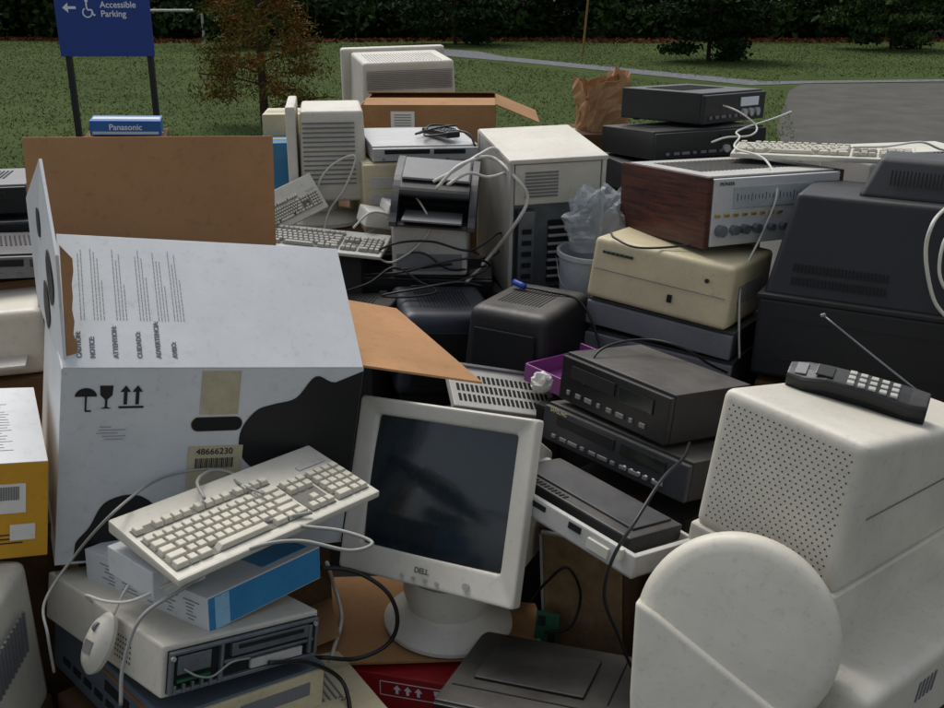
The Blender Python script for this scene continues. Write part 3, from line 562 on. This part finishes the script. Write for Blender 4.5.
def spk(label,loc,rot,d,m=BLACKD):
    W,D,H=d;o=thing('loudspeaker',label,'speaker',loc,rot)
    mesh('cabinet',bv(W,D,H,t=(.88,.86),sh=(0,.01)),QF,m,o,(0,0,H/2),bev=.032,seg=5)
    mesh('grille',bv(W*.74,.008,H*.66,t=(.92,1)),QF,pm('black_cloth','#0c0d0f',.95,bump=.5,scale=40),o,(0,-D/2+.008,H*.47),(-5,0,0),bev=.003)
    multi(o,'vent',[(-W*.25+i*.01,0.01,H+.0005,.003,D*.4,.001) for i in range(int(W*.5/.01))],DARK)
spk('black plastic loudspeaker with rounded edges and blue plug',(.155,2.59,.62),(1,0,-31),(.26,.31,.245))
spk('blue-grey ribbed loudspeaker lying among black cables',(-.10,2.76,.58),(5,4,14),(.30,.28,.235),pm('blue_grey_shell','#262c38',.45,var=.2,dust=.2))
def tower():
    W,D,H=.29,.38,.412
    o=thing('computer_tower','open white computer tower showing its rear card slots','computer',(.206,3.15,.79),(6,-1,13))
    box(o,'side_panel',(.012,D,H),(-W/2+.006,0,H/2),LG,.002);box(o,'side_panel',(.012,D,H),(W/2-.006,0,H/2),WHITE,.002);box(o,'top_panel',(W+.008,D+.006,.014),(0,0,H),WHITE,.004)
    box(o,'power_supply',(W-.03,.2,.12),(0,-D/2+.104,H-.07),WHITE,.003);box(o,'rear_frame',(W-.024,.3,.27),(0,0,.14),STEEL,.002)
    y=-D/2+.03
    box(o,'port_panel',(.05,.07,.22),(-.09,-D/2+.04,.15),STEEL,.002)
    multi(o,'card_slots',[(.05,y+.008,.03+i*.026,.13,.012,.014) for i in range(8)],DARK,.001);multi(o,'slot_cover',[(.05,y-.001,.043+i*.026,.13,.004,.008) for i in range(7)],SILV,.001)
    for i in range(5): box(o,'port',(.028,.006,.014),(-.09,-D/2+.002,.06+i*.035),DARK,.001)
    multi(o,'vent',slits(-.10,.0,H-.11,H-.03,8,-D/2+.002),GREYP);box(o,'front_bezel',(W+.006,.02,H),(0,D/2+.01,H/2),WHITE,.004)
tower()
deck('dvd_player','silver DVD player with a black remote on top','dvd player',(-.18,3.31,1.142),(3,1,14),(.335,.315,.052),SILV,SILV,btn=4,vent=False)
o=thing('remote_control','black remote control lying on silver player','remote control',(-.10,3.28,1.200),(0,0,35));box(o,'shell',(.05,.15,.02),(0,0,.01),BLACK,.005);multi(o,'button_row',[(-.014+i*.014,-.05+j*.018,.021,.008,.009,.003) for i in range(3) for j in range(5)],GREYP)
o=thing('computer_tower','beige computer tower carrying a silver player','computer',(-.285,3.3,.74),(0,0,14));box(o,'case',(.19,.36,.398),(0,.01,.199),CREAM,.004);box(o,'front_bezel',(.195,.02,.396),(0,-.18,.198),CREAM,.005)
multi(o,'drive_bay',[(0,-.191,.34-i*.05,.15,.004,.035) for i in range(3)],LG,.001);multi(o,'vent',slits(-.06,.06,.03,.14,9,-.191),GREYP)
o=thing('inkjet_printer','black and silver inkjet printer with curved open front','printer',(-.11,2.98,1.0),(2,4,-2))
pr=smooth2([(.14,0),(.14,.12),(.10,.155),(.0,.150),(-.09,.115),(-.115,.09),(-.09,.075),(-.02,.07),(.0,.05),(-.01,.03),(-.12,.02),(-.13,.0)],4)
prism(o,'body',pr,.20,BLACK,(-.10,0,0),(90,0,90))
for x in(-.122,.102): prism(o,'side_panel',smooth2([(.145,0),(.145,.12),(.09,.158),(-.04,.13),(-.11,.08),(-.135,.04),(-.14,0)],4),.02,DGREY,(x,0,0),(90,0,90))
mesh('grey_lid',bv(.20,.13,.006,t=(.95,.95)),QF,GREYP,o,(0,-.02,.147),(16,0,0),bev=.002);box(o,'paper_tray',(.17,.12,.006),(0,-.12,.03),GREYP,.002)
o=thing('desktop_printer','pale printer base under the black inkjet printer','printer',(-.12,3.0,.85),(0,0,-2));box(o,'housing',(.22,.26,.15),(0,0,.075),LG,.012,seg=3);box(o,'front_cover',(.19,.01,.05),(0,-.132,.04),GREYP,.003)
deck('video_recorder','black video recorder tangled in loose black cables','video recorder',(-.16,3.03,.775),(1,2,0),(.437,.26,.067),BLACK,BLACK,btn=5)
def topcrt():
    o=thing('crt_monitor','white CRT monitor seen from behind on a carton','monitor',(-.29,4.37,.997),(4,-1,15));W,D,H=.40,.48,.38
    mesh('housing',bv(W,D*.8,H,t=(.93,.92)),QF,WHITE,o,(0,.03,H/2),bev=.015,seg=3);box(o,'bezel',(W+.05,.05,H+.03),(0,D*.42,H/2),WHITE,.012);mesh('tube_cover',bv(W*.6,.12,H*.55,t=(.9,.9)),QF,WHITE,o,(0,-D*.42+.01,H*.4),bev=.01)
    multi(o,'vent',slits(-W*.44,W*.44,H*.72,H*.92,12,-D*.4+.034,.003,True,.35),GREYP);multi(o,'vent',[(-W*.42+i*.013,-D*.4+.018,H*.55,.005,.006,.06) for i in range(26)],GREYP)
    multi(o,'vent',[(-W*.38+i*.012,-.02,H+.0005,.003,.22,.001) for i in range(25)],GREYP)
topcrt()
def opencarton():
    W,D,H=.48,.38,.275;o=thing('cardboard_box','open brown cardboard carton with a white shipping label','cardboard box',(-.154,3.87,.977),(0,0,-1))
    for sz,c in(((W,.004,H),(0,-D/2,H/2)),((W,.004,H),(0,D/2,H/2)),((.004,D-.008,H),(-W/2,0,H/2)),((.004,D-.008,H),(W/2,0,H/2)),((W,D,.004),(0,0,.002))): box(o,'wall',sz,c,CARD,0)
    box(o,'flap',(W,.18,.004),(0,-.088,H-.004),CARDIN,.001,rot=(5,0,0));box(o,'flap',(W,.15,.004),(0,.12,H+.01),CARDIN,.001,rot=(-8,0,0));box(o,'flap',(.17,D,.004),(W/2+.08,0,H-.03),CARD,.001,rot=(0,22,0))
    box(o,'shipping_label',(.085,.002,.075),(-.09,-D/2-.003,H-.06),PAPER,0);multi(o,'small_print',[(-.09,-D/2-.0045,H-.035-i*.009,.06,.0006,.003) for i in range(6)],INKG)
opencarton()
def leftcrt():
    o=thing('crt_monitor','white CRT monitor on round base facing sideways','monitor',(-.47,3.3,.93),(0,0,8));W,D,H=.21,.32,.28
    lathe(o,'stand',[(.13,0),(.13,.012),(.10,.028),(.05,.04),(.05,.08)],WHITE,(-.02,-.04,0),n=36)
    mesh('housing',bv(W,D,H,t=(.92,.95)),QF,WHITE,o,(0.02,.02,.08+H/2),bev=.012,seg=3)
    multi(o,'vent',slits(-W*.34,W*.42,.13,.33,14,-D/2+.022,.006,True,.3),GREYP);mesh('bezel',bv(.03,D+.03,H+.03,t=(1,.96)),QF,WHITE,o,(-W/2-.0,.02,.08+H/2),bev=.008)
leftcrt()
keyboard('small white keyboard standing on end by monitor',(-.555,3.06,1.02),(58,-20,30),.20,.12,.02)
keyboard('grey keyboard lying flat behind the open box',(-.44,2.93,.93),(8,4,-8),.38,.15,.02,mat=LG,km=KEYG)
carton('blue printed carton standing behind the monitor',(-.64,3.42,.93),(0,0,10),(.12,.2,.24),BLUE)
carton('small beige carton stacked behind the monitor',(-.62,3.6,1.0),(0,0,5),(.2,.2,.24),CREAM)
o=thing('product_carton','blue and white electronics carton with brand lettering','carton',(-1.846,5.505,.912),(0,2,14))
box(o,'carton',(.356,.251,.074),(0,0,.037),pm('pan_blue','#2a64a8',.5),.0015);txt(o,'lettering','Panasonic',.042,(0,-.127,.028),(90,0,0),SIGNW,'CENTER',.0008);box(o,'white_print',(.34,.10,.001),(0,0,.0746),BOXW,0);box(o,'white_print',(.33,.001,.014),(0,-.1262,.012),BOXW,0)
keyboard('narrow off-white keyboard resting across receiver and television',(.966,2.812,1.205),(0,-1,-22),.475,.16,.024)
o=thing('plastic_bucket','white plastic bucket with rim and wire handle','bucket',(.335,2.86,.74),(3,2,0))
lathe(o,'pail',[(.075,0),(.090,.18),(.097,.18),(.097,.192),(.088,.192),(.073,.01),(.0,.01)],pm('bucket_plastic','#a9adb1',.35),n=36);tube('handle',[(-.097,0,.17),(-.08,-.08,.11),(0,-.12,.08),(.08,-.08,.11),(.097,0,.17)],.002,STEEL,o,6,6)
def crumple(nm,part,label,cat,loc,s,mat,seed,amp=.28,sub=4,rot=(0,0,0),fr=3.2):
    o=thing(nm,label,cat,loc,rot);bm=bmesh.new();bmesh.ops.create_icosphere(bm,subdivisions=sub,radius=1)
    r=np.random.default_rng(seed);D_=r.normal(size=(22,3));D_/=np.linalg.norm(D_,axis=1)[:,None];A=r.uniform(-1,1,22)
    for v in bm.verts:
        p=np.array(v.co);k=1+amp*(sum(a*abs(math.sin(fr*(1+i*.12)*float(p@d)+a*4)) for i,(a,d) in enumerate(zip(A,D_)))/4)
        v.co=Vector((p[0]*s[0]*k,p[1]*s[1]*k,max(0,(p[2]+.75)*s[2]*k)))
    me=bpy.data.meshes.new(part);bm.to_mesh(me);bm.free();me.materials.append(mat);q=bpy.data.objects.new(part,me);COL.objects.link(q);q.parent=o
crumple('plastic_bag','crumpled_film','crumpled clear plastic bag tucked beside computer tower','plastic bag',(.375,2.86,.93),(.10,.08,.09),CLEAR,3,.5)
def paperbag():
    o=thing('paper_bag','crumpled open brown paper bag behind the receivers','paper bag',(.49,3.85,1.15),(6,-14,20))
    r=np.random.default_rng(12);n=34;K=9;V=[];Fc=[]
    for k in range(K):
        for i in range(n):
            a=2*math.pi*i/n;ca,sa=math.cos(a),math.sin(a);e=.62
            x=math.copysign(abs(ca)**e,ca)*.095;y=math.copysign(abs(sa)**e,sa)*.065
            f=1+(r.random()-.5)*(.08+.18*k/K)+.07*math.sin(5*a+k);z=.18*k/(K-1)+(r.random()-.5)*(.012+.02*(k==K-1))+.012*math.sin(3*a)*k/K
            V.append((x*f+.03*k/K,y*f,max(0,z)))
    for k in range(K-1):
        for i in range(n): j=(i+1)%n;Fc.append((k*n+i,k*n+j,(k+1)*n+j));Fc.append((k*n+i,(k+1)*n+j,(k+1)*n+i))
    Fc.append(tuple(range(n)))
    q=mesh('crumpled_paper',V,Fc,PBAG,o);m=q.modifiers.new('s','SOLIDIFY');m.thickness=.001
paperbag()
crumple('paper_scrap','crumpled_paper','crumpled white paper scrap among video recorders','paper',(.165,2.23,.745),(.022,.018,.022),PAPER,9,.6,3)
o=thing('crt_monitor','white monitor edge wrapped in loose white cables','monitor',(1.30,2.05,.85),(0,0,-30));box(o,'housing',(.30,.3,.34),(.05,0,.19),WHITE,.02,seg=3);box(o,'bezel',(.32,.03,.36),(.05,-.165,.19),WHITE,.01)
deck('video_recorder','black stacked deck at the edge of the heap','video recorder',(-1.53,3.02,1.02),(0,0,12),(.42,.3,.09),GREYP,BLACK)
o=thing('crt_monitor','black computer monitor beneath a grey deck','monitor',(-1.50,3.02,.70),(0,0,14));box(o,'housing',(.40,.36,.30),(0,0,.16),BLACK,.015,seg=3);box(o,'bezel',(.42,.03,.31),(0,-.19,.16),BLACK,.008)
o=thing('desktop_printer','white printer beside the large open box','printer',(-1.30,2.5,.72),(0,0,18));box(o,'housing',(.36,.3,.17),(0,0,.085),WHITE,.02,seg=3);box(o,'paper_tray',(.28,.10,.01),(0,-.18,.05),LG,.003);multi(o,'vent',[(.181,-.08+i*.012,.10,.003,.005,.05) for i in range(14)],GREYP)
deck('video_recorder','grey flat deck behind the open box','video recorder',(-1.25,2.7,.92),(0,4,25),(.38,.28,.07),DGREY,GREYP)
deck('stereo_amplifier','black flat deck behind the large television','stereo receiver',(1.55,3.2,1.06),(0,0,-10),(.43,.3,.1),BLACK,BLACK)
o=thing('inkjet_printer','pale printer behind the television and receivers','printer',(1.38,3.25,1.0),(0,0,12));box(o,'housing',(.42,.3,.15),(0,0,.075),LG,.015,seg=3);box(o,'cover',(.38,.2,.02),(0,.02,.155),WHITE,.006)
deck('video_recorder','black narrow deck wedged beside the open box','video recorder',(-.36,2.74,.72),(4,-6,-14),(.30,.2,.08),BLACK,BLACK,btn=4)
o=thing('power_adapter','black power brick lying on the video recorder','power adapter',(-.02,2.95,.862),(0,0,25));box(o,'shell',(.06,.1,.032),(0,0,.016),BLACK,.004);box(o,'rating_label',(.03,.05,.0006),(0,0,.0325),INKG,0)
o=thing('foam_block','broken white packing foam block between devices','packing foam',(-.29,3.05,.96),(10,14,30));box(o,'block',(.12,.07,.05),(0,0,.025),PAPER,.006);box(o,'ridge',(.05,.07,.03),(.03,0,.065),PAPER,.005)
# ------------------------------------------------ supports
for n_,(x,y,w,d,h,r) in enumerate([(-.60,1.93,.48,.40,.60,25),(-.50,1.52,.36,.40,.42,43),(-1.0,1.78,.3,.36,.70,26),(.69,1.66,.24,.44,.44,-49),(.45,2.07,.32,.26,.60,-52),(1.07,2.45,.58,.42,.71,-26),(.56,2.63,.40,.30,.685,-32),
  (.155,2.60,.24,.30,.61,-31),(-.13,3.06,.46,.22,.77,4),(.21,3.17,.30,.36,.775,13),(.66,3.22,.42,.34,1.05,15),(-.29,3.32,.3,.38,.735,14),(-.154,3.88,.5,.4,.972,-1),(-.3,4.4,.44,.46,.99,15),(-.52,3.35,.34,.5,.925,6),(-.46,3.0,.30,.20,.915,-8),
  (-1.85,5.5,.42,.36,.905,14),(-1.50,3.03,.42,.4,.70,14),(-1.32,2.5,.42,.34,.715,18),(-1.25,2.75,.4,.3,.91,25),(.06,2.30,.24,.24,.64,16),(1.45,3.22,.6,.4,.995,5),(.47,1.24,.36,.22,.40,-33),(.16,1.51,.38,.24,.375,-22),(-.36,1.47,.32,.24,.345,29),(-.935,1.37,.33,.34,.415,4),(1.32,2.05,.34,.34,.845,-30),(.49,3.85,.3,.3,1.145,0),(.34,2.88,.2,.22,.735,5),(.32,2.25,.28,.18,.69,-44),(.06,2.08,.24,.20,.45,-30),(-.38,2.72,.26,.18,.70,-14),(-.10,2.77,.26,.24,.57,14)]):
    dk=n_ in(3,4,6,7,8,15,20,22,29,30,31,32)  # supports seen in the gaps, coloured near-black to stand for shadow
    carton('carton inside the heap with shade put into its colour' if dk else 'plain brown cardboard carton inside the heap',(x,y,0),(0,0,r),(w,d,h),CARDSHADE if dk else CARDD,'cartons inside the heap')
# ------------------------------------------------ loose cables (5 mm units)
def cable(s,r,mat,label):
    P=[tuple(float(v)*.005 for v in q.split(',')) for q in s.split()]
    return tube('cable',P,r,mat,None,9,8,label)
cable('-90,303,168 -95,314,169 -93,328,166 -85,329,163 -74,311,162 -62,304,158 -44,299,158 -33,293,157 -40,288,157 -56,289,160 -70,287,159 -83,282,154 -92,274,151 -102,265,147 -107,259,134 -107,253,124',.0032,CORDG,'grey cord looping across the white keyboard and cartons')
cable('-136,274,120 -137,276,133 -141,286,139 -135,300,148 -115,289,171 -114,328,162 -102,334,163 -92,336,162 -83,322,164 -72,312,165',.0024,CORDG,'thin grey cord running along the spotted box')
cable('-120,300,142 -112,296,150 -100,290,150 -90,290,156 -72,300,160 -55,308,160',.0034,CORDG,'short grey cord bunched below the keyboard')
cable('-130,300,128 -128,288,140 -118,280,143 -108,276,146 -96,280,150 -84,286,152',.0026,CORDW,'pale cord crossing the white desktop case')
cable('-56,339,121 -59,372,90 -54,357,84 -55,340,82 -55,328,84',.0042,CORDW,'white video cable hanging beside the monitor base')
cable('-58,334,122 -45,336,119 -33,336,110 -29,335,98 -33,333,88 -45,328,85 -57,322,90 -66,326,86',.0042,CORDB,'black power cord curled on brown cardboard')
cable('86,364,160 78,338,166 66,314,170 54,294,165 46,288,154 44,288,139 50,292,121 57,295,104 66,300,92',.0032,CORDB,'black cord looping down from the video recorders')
cable('18,372,118 22,366,130 28,362,136 34,368,134 44,380,130',.003,CORDB,'black cord in the gap behind the monitor')
cable('24,356,92 30,352,104 38,350,112 44,352,98 40,350,84 30,352,80',.003,CORDB,'black cord coiled in the dark gap')
cable('-20,565,223 -7,571,235 11,600,235 25,577,227 32,577,215 25,577,200 11,590,178 -4,575,165',.0052,CORDW,'thick white cable draped over the computer tower')
cable('-22,570,226 -10,572,232 4,590,238 14,600,240 22,592,230 10,585,226 -2,575,230 -14,570,224',.0045,CORDW,'white cable end coiled beside the printer')
cable('-68,591,172 -47,568,190 -24,568,192 -1,567,187 17,598,190 14,604,175 -18,567,178 -42,568,176 -58,605,171 -30,566,186 -13,566,176 8,588,172',.0034,CORDB,'tangled black power cord on a video recorder')
cable('-60,570,172 -40,560,176 -20,556,182 0,560,184 10,572,176 -10,560,170 -35,558,168',.0034,CORDB,'second loose black cord among the decks')
cable('-75,560,164 -58,552,172 -44,556,180 -30,552,173 -20,548,168 -36,544,166 -50,540,168 -30,540,172 -8,546,174 6,552,170',.0032,CORDB,'knotted black cord hanging over the loudspeakers')
cable('-70,585,196 -60,590,204 -50,600,200 -56,610,192 -66,600,188 -74,588,190',.0036,CORDW,'white cord coil lying on a grey keyboard')
cable('-64,580,186 -50,575,178 -40,572,182 -30,572,190 -24,574,200 -30,580,212 -38,590,218',.003,CORDW,'white cord climbing between towers and decks')
cable('-36,655,241 -25,672,243 -11,664,243 -17,640,243 -29,640,242 -27,658,243 -4,648,243 2,640,236',.0036,CORDB,'black adapter cord heaped on the silver player')
cable('-34,650,242 -22,646,246 -10,652,247 -14,664,245 -26,660,246 -30,648,244',.0032,CORDB,'second black cord knotted on the silver player')
cable('-96,625,206 -94,625,217 -85,627,227 -72,628,231 -79,627,212 -89,626,198 -92,615,186',.0034,CORDW,'white cord hanging from the sideways monitor')
cable('205,664,254 192,650,252 159,612,249 154,590,248 145,562,246 156,541,243 157,518,230 149,511,209 136,492,192 135,486,170 136,483,152',.003,CORDW,'thin white cord hanging over the wood sided receiver')
cable('150,640,262 162,628,258 172,622,250 166,612,246 150,604,246 140,598,244',.003,CORDW,'thin white cord lying across the black amplifiers')
cable('73,522,208 75,517,206 86,505,204 113,508,205 137,507,212 150,520,214',.003,CORDB,'black cord lying across the cream printer')
cable('222,465,235 207,447,230 205,445,216 210,441,196 218,437,186',.0045,CORDW,'white cord hanging at the edge of the television')
cable('226,460,225 214,448,222 212,444,208 216,440,200 224,440,205',.004,CORDW,'second white cord looped by the television')
cable('49,413,165 57,425,177 78,437,178 95,432,176 110,440,165 122,452,156',.003,CORDB,'black cord trailing over the dusty video recorder')
q=cable('25,535,175 40,525,175 58,518,171 68,512,150 66,504,136',.0036,CORDB,'black cord with blue plug on a loudspeaker')
tube('plug',[(.115,2.685,.884),(.145,2.66,.877)],.009,BLUPL,q,3,8)
cable('-68,283,117 -57,295,108 -47,304,93 -42,290,86',.004,CORDB,'black cord lying over the beige desktop computer')
cable('-274,571,198 -266,560,186 -255,556,172 -268,560,164 -280,565,170 -270,570,182',.0034,CORDG,'grey cord bunched at the edge of the heap')
cable('-270,560,200 -258,556,190 -250,552,178 -262,556,168',.003,CORDB,'black cord bunched at the edge of the heap')
cable('203,545,249 222,548,249 238,543,252 250,545,248 262,550,246',.003,CORDW,'thin white cord on top of the heap by television')
cable('-117,281,137 -112,286,146 -104,292,150 -98,290,152',.0024,CORDW,'thin white mouse cord rising to the keyboard')
# ================================================================ camera & light
cam=bpy.data.cameras.new('camera');co=bpy.data.objects.new('camera',cam);COL.objects.link(co);co.location=(0,0,1.65);co.rotation_euler=(rad(70),0,0);cam.sensor_width=36;cam.lens=38.59;cam.clip_end=500;cam.clip_start=.05;S.camera=co
w=bpy.data.worlds.new('World');S.world=w;w.use_nodes=True;nt=w.node_tree
sk=nt.nodes.new('ShaderNodeTexSky');sk.sky_type='NISHITA';sk.sun_disc=False;sk.sun_elevation=rad(58);sk.sun_rotation=rad(-25);sk.air_density=1.2;sk.dust_density=4
hs=nt.nodes.new('ShaderNodeHueSaturation');hs.inputs['Saturation'].default_value=.45
nt.links.new(sk.outputs[0],hs.inputs['Color']);nt.links.new(hs.outputs[0],nt.nodes['Background'].inputs[0]);nt.nodes['Background'].inputs[1].default_value=.15
sl=bpy.data.lights.new('sun','SUN');sl.energy=1.5;sl.angle=rad(30);sl.color=(1,.98,.95);so=bpy.data.objects.new('sun',sl);COL.objects.link(so)
el,az=rad(58),rad(-25)
d=Vector((math.sin(az)*math.cos(el),math.cos(az)*math.cos(el),math.sin(el)));so.rotation_euler=d.to_track_quat('Z','Y').to_euler()
S.view_settings.view_transform='Standard';S.view_settings.look='None';S.view_settings.exposure=0
